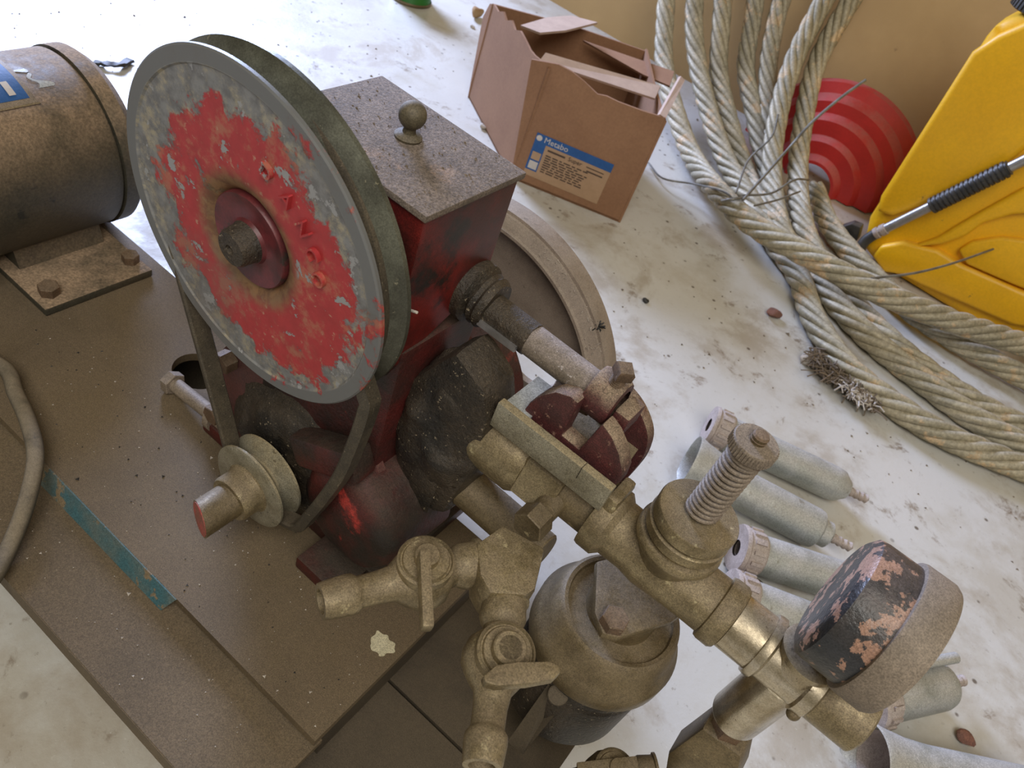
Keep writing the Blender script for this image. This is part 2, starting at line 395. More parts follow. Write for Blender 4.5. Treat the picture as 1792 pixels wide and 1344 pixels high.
b = B(); ring = [(p.x+.0135*math.cos(a)*(1+.18*math.sin(3*a)+.12*math.sin(8*a)), p.y+.0135*math.sin(a)*(1+.2*math.cos(2*a)+.1*math.cos(7*a)), .2000) for a in [2*math.pi*k/40 for k in range(40)]]
b.prism(ring, (0, 0, .0008)); obj('paint_chip', b, M_white, T, label='patch of pale yellow paint')

# ================================================================ electric motor
MX, MZ, MR = -.967, .324, .120
E_ = thing('electric_motor', (MX, .4, .2), 'dust-covered brown electric motor left of the big red pulley', 'motor')
obj('motor_body', B().lathe((MX, .16, MZ), (0, 1, 0), [(0, 0), (MR-.004, 0), (MR, .004), (MR, .368), (MR-.003, .372), (0, .372)], 72), M_motor, E_)
obj('end_bell', B().lathe((MX, .532, MZ), (0, 1, 0), [(MR-.01, 0), (MR+.002, .001), (MR+.002, .022), (MR-.008, .034), (MR*.6, .05), (.03, .055), (.03, .075), (0, .075)], 72), M_motor, E_)
obj('shaft', B().cyl((MX, .60, MZ), (MX, .77, MZ), .012), M_steel, E_)
obj('drive_pulley', B().lathe((MX, .69, MZ), (0, 1, 0), [(0, 0), (.05, 0), (.06, .004), (.06, .01), (.042, .028), (.06, .046), (.06, .052), (.05, .056), (0, .056)], 40), M_rubber, E_)
b = B().box(-1.16, -.79, .373, .528, .2005, .2125); obj('foot', b, M_motor, E_, bevel=.002)
b = B().prism([(-.92, .39, .2125), (-.875, .39, .2125), (-.89, .39, .255), (-.95, .39, .255)], (0, .12, 0)); obj('pedestal', b, M_motor, E_)
for q, r in (((85, 503), .0135), ((228, 448), .012)):
    c = at(*q, z=.222); bo = B().hex(c-V((0, 0, .0095)), c+V((0, 0, .004)), r, .3); obj('bolt', bo, M_rust, E_)
# curved maker's plate on the shell
def on_motor(y, ang, dr=.0008): return V((MX+(MR+dr)*math.cos(ang), y, MZ+(MR+dr)*math.sin(ang)))
def patch(b, y0, y1, a0, a1, n=14, dr=.0008, th=.0006, shape=None):
    vs = []; fs = []
    for i in range(n+1):
        a = a0+(a1-a0)*i/n
        ya, yb = (y0, y1) if shape is None else shape(i/n, y0, y1)
        vs += [on_motor(ya, a, dr), on_motor(yb, a, dr), on_motor(ya, a, dr+th), on_motor(yb, a, dr+th)]
    for i in range(n):
        k = 4*i; fs += [(k+2, k+3, k+7, k+6), (k, k+4, k+5, k+1), (k, k+2, k+6, k+4), (k+1, k+5, k+7, k+3)]
    fs += [(0, 1, 3, 2), (4*n, 4*n+2, 4*n+3, 4*n+1)]
    b.add(vs, fs); return b
def pick(u, v):
    """(y, angle) where the ray through a photo pixel meets the motor shell"""
    r = ray(u, v); ox, oz = CAM.x-MX, CAM.z-MZ
    A = r.x**2+r.z**2; Bq = 2*(ox*r.x+oz*r.z); Cq = ox**2+oz**2-MR**2; t = (-Bq-math.sqrt(max(Bq*Bq-4*A*Cq, 0)))/(2*A)
    return CAM.y+r.y*t, math.atan2(oz+r.z*t, ox+r.x*t)
(ye, ae), (yt, at_) = pick(66, 180), pick(8, 116)
np_ = obj('name_plate', patch(B(), .17, ye, ae, at_+.12), M_bezel, E_, label='curved maker plate with blue and white print')
obj('print', patch(B(), .17, ye-.006, ae+.06, at_+.08, dr=.0016, th=.0003), M_blue, np_)
da = at_-ae
for y0, y1, f0, f1 in ((.17, ye-.03, .86, 1.0), (.2, ye-.022, .66, .73), (.23, ye-.03, .54, .60), (.25, ye-.05, .34, .42), (ye-.026, ye-.018, .22, .55), (.2, ye-.07, .24, .30)):
    obj('white_print', patch(B(), y0, y1, ae+da*f0, ae+da*f1, dr=.002, th=.0003), M_lwhite, np_)
obj('plate_edge', patch(B(), .17, ye+.002, ae-.02, ae+.0, dr=.0012, th=.0012), M_brass, np_)
y0_, a0_ = pick(40, 122); y1_, a1_ = pick(95, 150)
obj('bare_patch', patch(B(), y0_, y1_, a1_, a1_+.28, dr=.0004, th=.0004, shape=lambda f, p, q: (p+.004*math.sin(9*f), q-.03*f+.006*math.sin(11*f))), M_galv, E_, label='pale bare metal patch')

# ================================================================ piston pump
YP = .47
PU = thing('piston_pump', (-.37, .5, .2), 'grimy red piston pump with pulleys, brass valves and a pressure gauge', 'pump')
# --- crank case
CX, CZ = -.37, .30
ck = obj('crank_case', flat_bottom(B().lathe((CX, .42, CZ), (0, 1, 0), [(0, 0), (.12, 0), (.131, .008), (.131, .05), (.118, .07), (.118, .2), (.131, .215), (.131, .245), (.12, .25), (0, .25)], 64).jitter(.002, 25), .2015), M_crank, PU)
b = B().box(-.425, -.262, .405, .515, .36, .545); obj('neck', b.jitter(.002, 30), M_crank, PU, bevel=.006)
b = B().prism([at(*q, y=.432) for q in ((668, 690), (795, 612), (848, 690), (850, 740), (828, 826), (775, 905), (725, 890), (690, 820))], (0, .05, 0))
ga_ = obj('guide_arm', b.jitter(.003, 40), M_grime, PU, bevel=.012)
c_ = at(768, 752, y=.44)
obj('grease_cake', B().sphere((c_.x, .452, c_.z), .06, 56, 36, (.78, .55, 1.55)).jitter(.011, 22).jitter(.004, 60).jitter(.0014, 170), M_grime, ga_, label='lumpy black grease')
b = B().box(-.52, -.215, .405, .66, .2005, .222); obj('foot', b.jitter(.0012, 40), M_crank, PU, bevel=.004)
cv = obj('end_cover', flat_bottom(B().lathe((CX, .406, CZ), (0, 1, 0), [(0, 0), (.128, 0), (.137, .004), (.138, .013), (0, .013)], 64), .2015), M_maroon2, PU)
for a in (2.58, 3.42, 1.7):
    c = V((CX+.122*math.cos(a), .406, CZ+.122*math.sin(a)))
    obj('bolt', B().hex(c, c-V((0, .016, 0)), .0125, a), M_rust, cv)
bs = obj('bearing_boss', B().lathe((CX, .408, CZ), (0, -1, 0), [(.092, 0), (.088, .004), (.082, .008), (.077, .010), (.072, .012), (.067, .015), (.062, .018), (.056, .020), (.048, .0215), (.03, .0215), (0, .0215)], 72).jitter(.007, 28).jitter(.003, 90), M_grime, PU, label='grease-caked bearing boss')
b = B().beam((-.345, .392, .352), (-.265, .392, .40), .03, .035, (0, 0, 1)); obj('rib', b.jitter(.003, 50), M_crank, PU, bevel=.005)
obj('side_drum', B().lathe((-.268, .378, .312), (.05, 1, 0), [(0, 0), (.048, .001), (.060, .006), (.066, .016), (.067, .03), (.067, .10), (0, .10)], 48).jitter(.003, 30), M_crank, PU, label='small red streaked drum')
b = B().prism([(-.30, .36, .2005), (-.235, .36, .2005), (-.235, .42, .2005), (-.30, .42, .2005)], (0, 0, .02)); obj('foot_lug', b, M_crank, PU, bevel=.003)
# clamp bolt lying by the hole
cb = obj('clamp_rod', B().cyl(at(300, 668, z=.213), at(392, 742, z=.225), .0095), M_bezel, PU)
c0 = at(305, 672, z=.213); dd = (at(392, 742, z=.225)-c0).normalized()
obj('rod_head', B().hex(c0-dd*.010, c0+dd*.003, .0155, .5), M_bezel, cb)
obj('washer', B().cyl(at(380, 728, z=.222)-dd*.004, at(380, 728, z=.222)+dd*.006, .02), M_bezel, cb)
b = B().sphere((-.50, .47, .26), .03, 20, 12, (1, .6, .7)); obj('elbow', b.jitter(.002, 50), M_grime, PU)
# --- gear case
gc = obj('gear_case', B().prism([(-.422, .392, .522), (-.422, .510, .575), (-.422, .510, .688), (-.422, .392, .688)], (.157, 0, 0)), M_redcase, PU, bevel=.003)
lid = obj('lid', B().box(-.4265, -.2615, .388, .5125, .688, .694), M_lid, gc, bevel=.0012)
kx, ky = -.343, .456
kb = obj('lid_knob', B().lathe((kx, ky, .694), (0, 0, 1), [(0, 0), (.011, 0), (.0115, .002), (.010, .0035), (.0055, .005), (.0048, .009)]+[(.0112*math.sin(t), .0195-.0112*math.cos(t)) for t in [.45+(math.pi-.45)*i/12 for i in range(13)]], 32), M_knob, gc, label='small brass ball knob')
obj('shaft_cap', B().lathe((-.396, .512, .602), (0, 1, 0), [(.042, 0), (.042, .05), (.036, .068), (.02, .08), (0, .083)], 40), M_lid, gc)
# --- big pulley (local frame, axis leans four degrees)
PC = V((-.3958, .3465, .597)); PR = .15
def loc(prof): return B().lathe(PC, (0, 1, 0), prof, 128)
rot = (math.radians(4.1), 0, 0)
pl = obj('large_pulley', loc([(.0405, .0115), (.0425, .0085), (.050, .0032), (.056, .0018), (.062, .0015), (.1355, .0015), (.137, .0000), (.1485, .000), (.15, .0012), (.15, .0042), (.1475, .0062), (.131, .013), (.060, .013), (.0405, .0130)]), M_pul, PU, origin=PC, rot=rot, label='large pulley with flaking red face and grey rim')
def lobj(name, bb, m, label=None):
    o = obj(name, bb, m, pl, origin=PC, label=label); return o
lobj('rear_flange', loc([(.131, .0132), (.1475, .0265), (.150, .0285), (.150, .0325), (.147, .0345), (.132, .0325), (.125, .0225), (.03, .0225), (.03, .0132)]), M_flange)
lobj('boss', B().lathe(PC, (0, -1, 0), [(.0418, -.0120), (.0418, -.0045), (.0408, -.0032), (.033, -.0052), (.024, -.0062), (.0200, -.0050), (.0185, -.002), (0, -.002)], 64), M_boss, 'maroon dished boss')
lobj('shaft_nose', B().lathe(PC, (0, -1, 0), [(.0205, -.006), (.0172, .000), (.0162, .011), (.0145, .0140), (.0045, .0150), (.0028, .0115), (0, .0110)], 40), M_grime)
lobj('stub_shaft', B().cyl(PC+V((0, .012, 0)), PC+V((0, .055, .0)), .016), M_grime)
for i, ch in enumerate('DANCO'):
    a = math.radians((74, 57.5, 43, 29.5, 16.5)[i]); rr_ = .087
    M = Matrix.Translation(PC+V((rr_*math.cos(a), -.0002, rr_*math.sin(a)))) @ Matrix.Rotation(-(a-math.pi/2), 4, 'Y') @ Matrix.Rotation(math.pi/2, 4, 'X') @ Matrix.Translation(V((-.0055, -.006, 0)))
    o = text_obj('raised_letter', ch, .0175, .0022, M, M_pul, pl)
    # same texture frame as the face
    off = PC-WO[pl.name]
wa = at(712, 541, y=.385); obj('wire_end', B().cyl(wa, wa+V((.010, 0, .004)), .0012, seg=8), M_lint, PU)
# --- small pulley on the crank shaft
SX, SZ = -.370, .288
sp = obj('small_pulley', B().lathe((SX, .347, SZ), (0, 1, 0), [(.026, 0), (.046, .0005), (.0505, .002), (.0505, .0045), (.047, .0065), (.034, .014), (.034, .0165), (.047, .024), (.0505, .026), (.0505, .0285), (.047, .030), (.02, .030)], 64), M_slab, PU, label='small grooved pulley')
obj('hub', B().lathe((SX, .350, SZ), (0, -1, 0), [(.034, 0), (.028, .004), (.0262, .010), (.0262, .024), (.0245, .027), (.0, .027)], 48), M_brass, sp)
b = B(); e1 = V((1, 0, 0)); n_ = 32; vs = []; fs = []
for k in range(n_):
    a = 2*math.pi*k/n_; x = .0195*math.cos(a); z = .0195*math.sin(a)
    vs += [V((SX+x, .328, SZ+z)), V((SX+x, .288-.35*x, SZ+z))]
vs += [V((SX, .328, SZ)), V((SX, .288, SZ))]
for k in range(n_):
    j = (k+1) % n_; fs += [(2*k, 2*j, 2*j+1, 2*k+1), (2*k+1, 2*j+1, 2*n_+1)]
b.add(vs, fs); sh = obj('shaft_end', b, M_brass2, sp)
obj('red_tip', B().lathe((SX, .2885, SZ), V((-.35, -1, 0)), [(.0188, -.0), (.0186, .0012), (0, .0014)], 32), mat('worn red', (.38, .07, .055), (.22, .09, .06), 60, .7), sp)
# --- far wheel
WY = .715; WR = .218
wh = obj('far_wheel', B().lathe((SX, WY, SZ), (0, 1, 0), [(.193, .016), (.197, .0), (.2005, .0005), (.2015, .0045), (.214, .0125), (.2145, .0155), (WR, .0165), (WR, .022), (WR-.004, .05), (.195, .05), (.19, .03), (.193, .016)], 128), M_wheel, PU, label='large grey far-side wheel')
outer = [(.198*math.cos(a), .198*math.sin(a)) for a in [2*math.pi*k/96 for k in range(96)]]
inner = []
hs = []
for ha in (.46, .46+2.094, .46+4.189):
    c = (.106*math.cos(ha), .106*math.sin(ha)); hs.append([(c[0]+.046*math.cos(t), c[1]+.046*math.sin(t)) for t in [2*math.pi*k/36 for k in range(36)]])
obj('web', B().plate(outer, hs, (SX, WY+.030, SZ), (1, 0, 0), (0, 0, 1), .010), M_wheel, wh)
obj('hub', B().cyl((SX, .675, SZ), (SX, .775, SZ), .045, seg=40), M_crank, wh)
# --- push rod, gland, crosshead
RY, RZ = .488, .574
gl = obj('gland', B().lathe((-.266, RY+.002, RZ+.004), (1, 0, -.02), [(.0, 0), (.030, 0), (.030, .010), (.024, .014), (.026, .017), (.024, .021), (.026, .024), (.022, .03), (.0, .03)], 32).jitter(.0015, 60), M_grime, PU, label='grease-caked black gland')
rd = obj('push_rod', B().cyl((-.25, RY, RZ), (-.100, RY, RZ-.002), .0148, seg=36).jitter(.0006, 120), M_rod, PU, label='dust-caked push rod')
obj('greasy_sleeve', B().cyl((-.245, RY, RZ), (-.19, RY, RZ-.0007), .0156, seg=36).jitter(.0008, 120), M_grime, rd)
obj('slot_key', B().beam((-.238, RY-.0165, RZ-.006), (-.195, RY-.0165, RZ-.006), .004, .006), M_steel, rd)
cl = obj('rod_clamp', B().lathe((-.124, RY, RZ-.001), (1, 0, 0), [(.0150, 0), (.0215, .0015), (.0225, .004), (.0225, .026), (.021, .0285), (.0150, .0295)], 36), M_maroon, PU)
sx0 = V((-.106, RY-.004, RZ+.018))
obj('set_screw', B().lathe(sx0, (.1, -.12, 1), [(.0058, 0)]+[(.0058+(.0008 if i % 2 else 0), .002+.0012*i) for i in range(9)]+[(.005, .0135)], 20), M_rust, cl)
d_ = V((.1, -.12, 1)).normalized(); e1, e2 = perp(d_)
obj('square_head', B().lathe(sx0+d_*.0125, d_, [(0, 0), (.0095, 0), (.0102, .001), (.0102, .0095), (.0085, .0115), (0, .012)], 4), M_rust, cl)
b = B().box(-.094, -.078, .474, .505, .556, .578); obj('clamp_block', b, M_maroon, PU, bevel=.004)
# near cheek of the crosshead bow (slotted half moon) and far cheek
near = [(905, 735), (913, 722), (925, 706), (946, 692), (972, 686), (998, 694), (1012, 706), (1002, 726), (983, 762), (1013, 787), (1044, 752), (1054, 742), (1071, 766), (1084, 797), (1089, 828), (1082, 846), (1066, 858)]
bw = obj('crosshead_bow', B().prism([at(*q, y=.455) for q in near], (0, .018, 0)), M_maroon, PU, bevel=.003, label='maroon half-moon crosshead bow')
far = [(1040, 655), (1066, 664), (1096, 689), (1120, 722), (1134, 764), (1126, 800), (1106, 828), (1078, 858), (1030, 800)]
obj('far_cheek', B().prism(catmull([at(*q, y=.52) for q in far[:8]], 4)+[at(*far[8], y=.52)], (0, .014, 0)), M_maroon, bw, bevel=.003)
obj('bow_floor', B().prism([(-.165, .472, .508), (-.062, .472, .508), (-.066, .521, .508), (-.15, .521, .508)], (0, 0, .008)), M_brass, bw)
obj('bow_stub', B().cyl((-.135, .473, .545), (-.135, .521, .545), .010), M_brass, bw)
sb = obj('guide_bar', B().box(-.178, -.0555, .4385, .4475, .507, .5365), M_slab, PU, bevel=.001, label='flat grey brass guide bar')
obj('bar_joint', B().box(-.0865, -.0860, .4380, .4480, .523, .5370), M_grime, sb)
obj('bare_strip', B().box(-.176, -.150, .449, .500, .528, .532), M_bluepl, PU, label='bright bare steel strip')
obj('hex_bolt', B().hex((-.158, .498, .536), (-.120, .508, .536), .0125, .3), M_rust, PU)
# --- barrel and manifold along the pump line
MZv = .470
br = obj('pump_barrel', B().lathe((-.205, YP, MZv), (1, 0, 0), [(0, 0), (.034, 0), (.0385, .006), (.0385, .064), (.034, .072), (0, .072)], 40), M_brass, PU, label='dusty brass pump barrel')
obj('barrel_nut', B().hex((-.135, YP, MZv), (-.094, YP, MZv), .038, .25), M_brass, br)
obj('barrel_neck', B().cyl((-.10, YP, MZv), (-.060, YP, MZv), .0255), M_brass2, br)
obj('suction_pipe', B().cyl((-.215, .462, .385), (-.08, .452, .395), .021), M_brass2, PU)
obj('suction_shoe', B().box(-.235, -.20, .43, .50, .345, .41), M_grime, PU, bevel=.006)
# relief valve tee
mf = obj('valve_tee', B().lathe((-.062, YP, MZv), (1, 0, 0), [(.024, 0), (.033, .001), (.034, .004), (.034, .018), (.028, .024), (.0275, .045), (.030, .062), (.0285, .085), (.0275, .105), (.0275, .128), (.0305, .129), (.0315, .132), (.0315, .143), (.0295, .146), (.022, .147)], 48), M_brass, PU, label='brass relief valve tee')
obj('flange_ear', B().box(-.058, -.046, .452, .488, .490, .514), M_brass, mf, bevel=.004)
rv = obj('relief_valve', B().lathe((.010, YP, MZv), (0, 0, 1), [(.020, .0), (.0275, .014), (.0315, .026), (.0365, .034), (.0385, .0375), (.0385, .0425), (.0370, .0450), (.0320, .0455), (.0320, .0500), (.0355, .0505), (.0360, .0600), (.0345, .0610), (.0315, .0612), (.0315, .0640), (.0352, .0645), (.0355, .0760), (.0345, .0775), (0, .0775)], 56), M_brass, PU, label='round brass relief valve body')
zt = MZv+.0775
pts = [V((.010+.0128*math.cos(a), YP+.0128*math.sin(a), zt+.0015+.0056*a/(2*math.pi))) for a in [i*2*math.pi/18 for i in range(18*13+1)]]
obj('spring', B().tube(pts, .0021, 8), M_bezel, rv, label='steel compression spring')
obj('stem', B().cyl((.010, YP, zt), (.010, YP, zt+.10), .0062), M_brass2, rv)
kz = zt+.0755
ko = obj('adjusting_cap', B().lathe((.010, YP, kz), (0, 0, 1), [(0, 0), (.0135, 0), (.0155, .0015), (.0155, .0035), (.0148, .0045), (.0172, .0060), (.0180, .0075), (.0180, .0165), (.0172, .0178), (0, .018)], 48), M_bezel, rv)
b = B()
for k in range(44):
    a = 2*math.pi*k/44; c = V((.010+.0180*math.cos(a), YP+.0180*math.sin(a), kz)); t = V((-math.sin(a), math.cos(a), 0))*.0007; n = V((math.cos(a), math.sin(a), 0))*.0008
    b.add([c-t+V((0, 0, .0075)), c+t+V((0, 0, .0075)), c+n+V((0, 0, .0075)), c-t+V((0, 0, .0165)), c+t+V((0, 0, .0165)), c+n+V((0, 0, .0165))], [(0, 2, 5, 3), (2, 1, 4, 5), (3, 5, 4), (0, 1, 2)])
obj('knurling', b, M_bezel, ko, kind='stuff')
obj('stem_tip', B().lathe((.010, YP, kz+.0178), (0, 0, 1), [(.0066, 0)]+[(.0066 if i % 2 else .0054, .0012+.0016*i) for i in range(4)]+[(.0055, .0078), (0, .0083)], 24), M_rust, ko)
# nipple and gauge tee
obj('nipple', B().cyl((.083, YP, MZv), (.118, YP, MZv), .0265, seg=40), M_nick, PU, label='plated pipe nipple')
gt = obj('gauge_tee', B().lathe((.112, YP, MZv), (1, 0, 0), [(.022, 0), (.0292, .001), (.0300, .004), (.0300, .0085), (.0265, .011), (.0262, .028), (.0262, .045), (.0290, .047), (.0290, .057), (.0265, .059), (.020, .060)], 48), M_nick, PU, label='plated tee below the gauge')
TX = .146
obj('lower_branch', B().lathe((TX, YP, MZv), (0, 0, -1), [(.015, .0), (.025, .012), (.0235, .03), (.0235, .098), (.0225, .101), (.0, .101)], 40), M_nick, gt)
obj('upper_branch', B().lathe((TX, YP, MZv), (0, 0, 1), [(.015, .0), (.025, .012), (.0238, .022), (.0258, .024), (.0258, .030), (.020, .032), (0, .032)], 40), M_nick, gt)
obj('end_plug', B().cyl((.168, YP, MZv), (.213, YP, MZv), .0262, seg=40), M_brass, gt)
obj('plug_ridge', B().sphere((.166, YP-.022, MZv-.018), .006), M_brass2, gt)
# gauge
GZ = .567
ga = obj('pressure_gauge', B().lathe((.122, YP+.002, GZ-.002), (1, 0, 0), [(0, 0), (.0475, 0), (.0535, .004), (.0545, .010), (.0545, .046)], 64), M_gauge, PU, label='black flaking pressure gauge case')
obj('bezel', B().lathe((.122, YP+.002, GZ-.002), (1, 0, 0), [(.0545, .036), (.0580, .0365), (.0590, .039), (.0590, .060), (.0570, .064), (.052, .0655), (.050, .062)], 64), M_bezel, ga)
obj('dial', B().lathe((.122, YP+.002, GZ-.002), (1, 0, 0), [(0, .056), (.0525, .056), (.0525, .058), (0, .058)], 48), M_lwhite, ga)
obj('gauge_stem', B().cyl((TX, YP, MZv+.03), (TX, YP+.002, GZ-.045), .012), M_brass2, ga)
# --- taps and wye fittings
def tap(p0, d, upv, lever, mt, L=.132, name='hose_tap', label=None):
    p0 = V(p0); d = V(d).normalized(); upv = V(upv).normalized(); side = d.cross(upv)
    t = obj(name, B().lathe(p0, d, [(.012, 0), (.0195, .0005), (.0195, .003), (.0175, .004), (.0185, .018), (.0165, .023), (.0140, .027), (.0150, .032), (.0235, .040), (.0268, .050), (.0262, .058), (.0205, .068), (.0140, .077), (.0125, .088), (.0122, .102), (.0130, .104), (.0152, .107), (.0155, .112), (.0142, L-.003), (.0135, L), (.0095, L), (.009, L-.02), (0, L-.02)], 40), mt, PU, label=label)
    c = p0+d*.052
    obj('plug_rim', B().lathe(c, upv, [(.0215, .012), (.0222, .024), (.0205, .0255), (.0195, .0235), (.0185, .0235), (.0175, .0255), (.0, .0268)], 40), mt, t)
    obj('plug_stem', B().cyl(c+upv*.024, c+upv*.034, .0095), mt, t)
    lever(t, c+upv*.030, d, side, upv, mt)
    return t
def lever_edge(t, c, d, side, upv, m):
    a, e = at(741, 968, z=.508), at(747, 1102, z=.500)
    obj('lever', B().beam(a, e, .0085, .013, (0, 0, 1)), m, t, bevel=.002)
def lever_flat(t, c, d, side, upv, m):
    loop = [at(u, v, z=.512) for u, v in ((846, 1182), (870, 1163), (905, 1158), (960, 1157), (978, 1163), (982, 1176), (970, 1188), (925, 1196), (870, 1200), (850, 1194))]
    obj('lever', B().prism(loop, (0, 0, -.009)), m, t, bevel=.0015)
    obj('drive_nub', B().cyl(c-upv*.012, c+upv*.004, .0125), m, t)
def lever_low(t, c, d, side, upv, m):
    obj('lever', B().beam(c-d*.02, c+d*.04, .018, .008, upv), m, t, bevel=.0015)
WC = at(892, 968, z=.47)
wy = obj('wye_block', B().prism([at(*q, z=.489) for q in ((834, 950), (880, 918), (955, 958), (938, 1030), (922, 1042), (858, 1038), (840, 1005))], (0, 0, -.038)), M_brass, PU, bevel=.004, label='chunky brass wye block')
obj('wye_hex', B().hex((-.095, .403, .472), (-.095, .424, .472), .0158, .2), M_brass2, wy)
obj('wye_stem', B().cyl((-.095, .423, .472), (-.095, .446, .470), .012), M_brass2, wy)
dl = (at(565, 1052, z=.47)-at(838, 984, z=.47)).normalized(); db = (at(850, 1300, z=.47)-at(884, 1052, z=.47)).normalized()
tap(at(842, 983, z=.47), dl, (-.05, -.05, 1), lever_edge, M_brass, label='brass hose tap pointing left')
tap(at(884, 1048, z=.47), db, (.12, -.10, 1), lever_flat, M_brass, L=.128, label='brass hose tap pointing down')
# lower wye beneath the gauge tee
w2 = obj('wye_block', B().prism([at(*q, y=.452) for q in ((1168, 1320), (1228, 1276), (1297, 1326), (1288, 1370), (1220, 1400), (1160, 1370))], (0, .036, 0)), M_brass2, PU, bevel=.004, label='brown brass wye block')
obj('wye_hex', B().hex((TX+.004, YP, MZv-.100), (TX+.006, YP, MZv-.140), .0165, .2), M_rust, w2)
tap((.135, .445, .245), (-.65, -.60, -.30), (0, 0, 1), lever_low, M_brass2, label='brown brass hose tap at the bottom edge')
# --- valve chest
VX, VY = .009, .488
vc = obj('valve_chest', B().lathe((VX, VY, 0), (0, 0, 1), [(0, .384), (.034, .384), (.036, .380), (.0365, .3555), (.052, .3545), (.0545, .3555), (.0560, .3590), (.0600, .3600), (.0640, .3565), (.0690, .340), (.0750, .326), (.0785, .320), (.0785, .300), (.077, .297), (.07, .297)], 64), M_brass2, PU, label='domed brass valve chest')
obj('bowl', B().lathe((VX, VY, 0), (0, 0, 1), [(.070, .300), (.073, .290), (.073, .282), (.069, .278), (.072, .270), (.072, .19), (.064, .170), (.03, .160), (0, .160)], 64), M_grime, vc)
obj('chest_foot', B().cyl((VX, VY, .1005), (VX, VY, .17), .03), M_grime, vc)
fz = .388
fp = [at(*q, z=fz) for q in ((1042, 985), (1038, 1075), (1052, 1112), (1078, 1120), (1172, 1092), (1215, 1060), (1150, 960))]
obj('chest_flange', B().prism([V((p.x, p.y, fz-.006)) for p in fp], (0, 0, .010)), M_brass2, vc, bevel=.003)
c = at(1077, 1083, z=.40); obj('flange_bolt', B().hex((c.x, c.y, .391), (c.x, c.y, .403), .0135, .1), M_rust, vc)
st = obj('bracket', B().prism([at(*q, z=zq) for q, zq in (((968, 1185), .295), ((998, 1176), .293), ((1010, 1202), .293), ((915, 1320), .165), ((888, 1298), .165))], (0, .003, -.004)), M_shelf, PU, label='flat steel bracket strip')
c = at(975, 1212, z=.278); obj('bracket_bolt', B().cyl(c+V((0, .004, -.004)), c+V((.002, -.006, .008)), .0105), M_shelf, st)

# ================================================================ drive belt
BY = .3635
big = V((PC.x, BY, PC.z)); rb = .1345
def arc(c, r, a0, a1, n): return [V((c.x+r*math.cos(a), BY, c.z+r*math.sin(a))) for a in [a0+(a1-a0)*i/n for i in range(n+1)]]
bp = arc(big, rb, math.radians(-22), math.radians(192), 44)
bp += arc(V((SX, BY, SZ)), .0395, math.radians(200), math.radians(262), 8)
bp += [at(*q, y=BY) for q in ((520, 918), (545, 900), (575, 865), (603, 825), (625, 775), (640, 735), (650, 700))]
bp = resample(catmull(bp, 3), .006)
obj_b = obj('drive_belt', B().sweep(bp[:-1], [(-.0055, -.0068), (-.001, -.0092), (.0038, -.0100), (.0056, -.0085), (.0056, .0085), (.0038, .0100), (-.001, .0092), (-.0055, .0068)], (0, 1, 0), True), M_rubber)
tag(obj_b, 'slack dark rubber belt hanging from the large pulley round the small one', 'belt')

# ================================================================ power cable
cp = catmull([(-.86, .17, .205), (-.80, .25, .212)]+[at(*q, z=zq) for q, zq in (((2, 640), .216), ((28, 690), .222), ((50, 740), .228), ((62, 800), .228), ((48, 875), .215), ((20, 950), .196), ((-12, 1010), .194), ((-60, 1070), .194))], 8)
tag(obj('power_cable', B().tube(cp, .0088, 14), M_cable), 'thick dusty power cable looping over the base plate at left', 'cable')

# ================================================================ cardboard box
FLc, FRc, BRc, BLc = V((-.859, 1.605, 0)), V((-.574, 1.724, 0)), V((-.83, 2.075, 0)), V((-1.205, 1.842, 0))
CB = thing('cardboard_box', (-.87, 1.8, 0), 'open torn cardboard carton with a blue label on its front', 'box')
th = .006
def panel(name, a, b_, prof, m=M_card):
    """upright panel from a to b with a top edge profile [(s, z)]"""
    d = (b_-a); n = V((d.y, -d.x, 0)).normalized()*-th
    loop = [a, b_] + [a+d*s+V((0, 0, z)) for s, z in reversed(prof)]
    return obj(name, B().prism(loop, n), m, CB)
e0 = V((0, 0, .001))
fr = panel('front_panel', FLc+e0, FRc+e0, [(-.13, .305), (-.02, .312), (.08, .318), (.19, .314), (.3, .304), (.43, .288), (.50, .292), (.6, .290), (.8, .292), (.98, .297)])
bl = BLc; fl_ = FLc
panel('left_panel', BLc+e0, FLc+e0, [(-.10, .215), (-.04, .262), (.02, .272), (.12, .270), (.2, .285), (.28, .276), (.36, .292), (.44, .283), (.52, .296), (.62, .293), (.72, .288), (.8, .29), (.93, .300), (1.02, .303)])
panel('right_panel', FRc+e0, BRc+e0, [(0, .29), (.2, .288), (.5, .285), (.8, .288), (1, .29)])
panel('back_panel', BRc+e0, BLc+e0, [(0, .285), (.5, .285), (1, .27)])
obj('bottom_panel', B().prism([FLc+V((0, 0, .002)), FRc+V((0, 0, .002)), BRc+V((0, 0, .002)), BLc+V((0, 0, .002))], (0, 0, .005)), M_card, CB)
# flaps
g = [at(955, 92, z=.315), at(1156, 150, z=.300), at(1146, 172, z=.292), at(944, 106, z=.305)]
obj('front_flap', B().prism(g, V((.0, .004, -.006))), M_cardin, CB)
g = [at(911, 44, z=.285), at(958, 30, z=.300), at(1000, 27, z=.310), at(1046, 39, z=.315), at(990, 53, z=.305), at(945, 57, z=.293)]
obj('back_flap', B().prism(g, V((0, .002, -.006))), M_cardin, CB)
g = [at(1165, 207, z=.297), at(1199, 140, z=.30), at(1192, 133, z=.305), at(1155, 200, z=.30)]
obj('side_flap', B().prism(g, V((-.006, 0, -.006))), M_cardin, CB)
g = [at(1020, 70, z=.27), at(1180, 125, z=.275), at(1172, 150, z=.285), at(1125, 130, z=.27)]
obj('inner_flap', B().prism(g, V((0, .004, -.006))), M_card, CB)
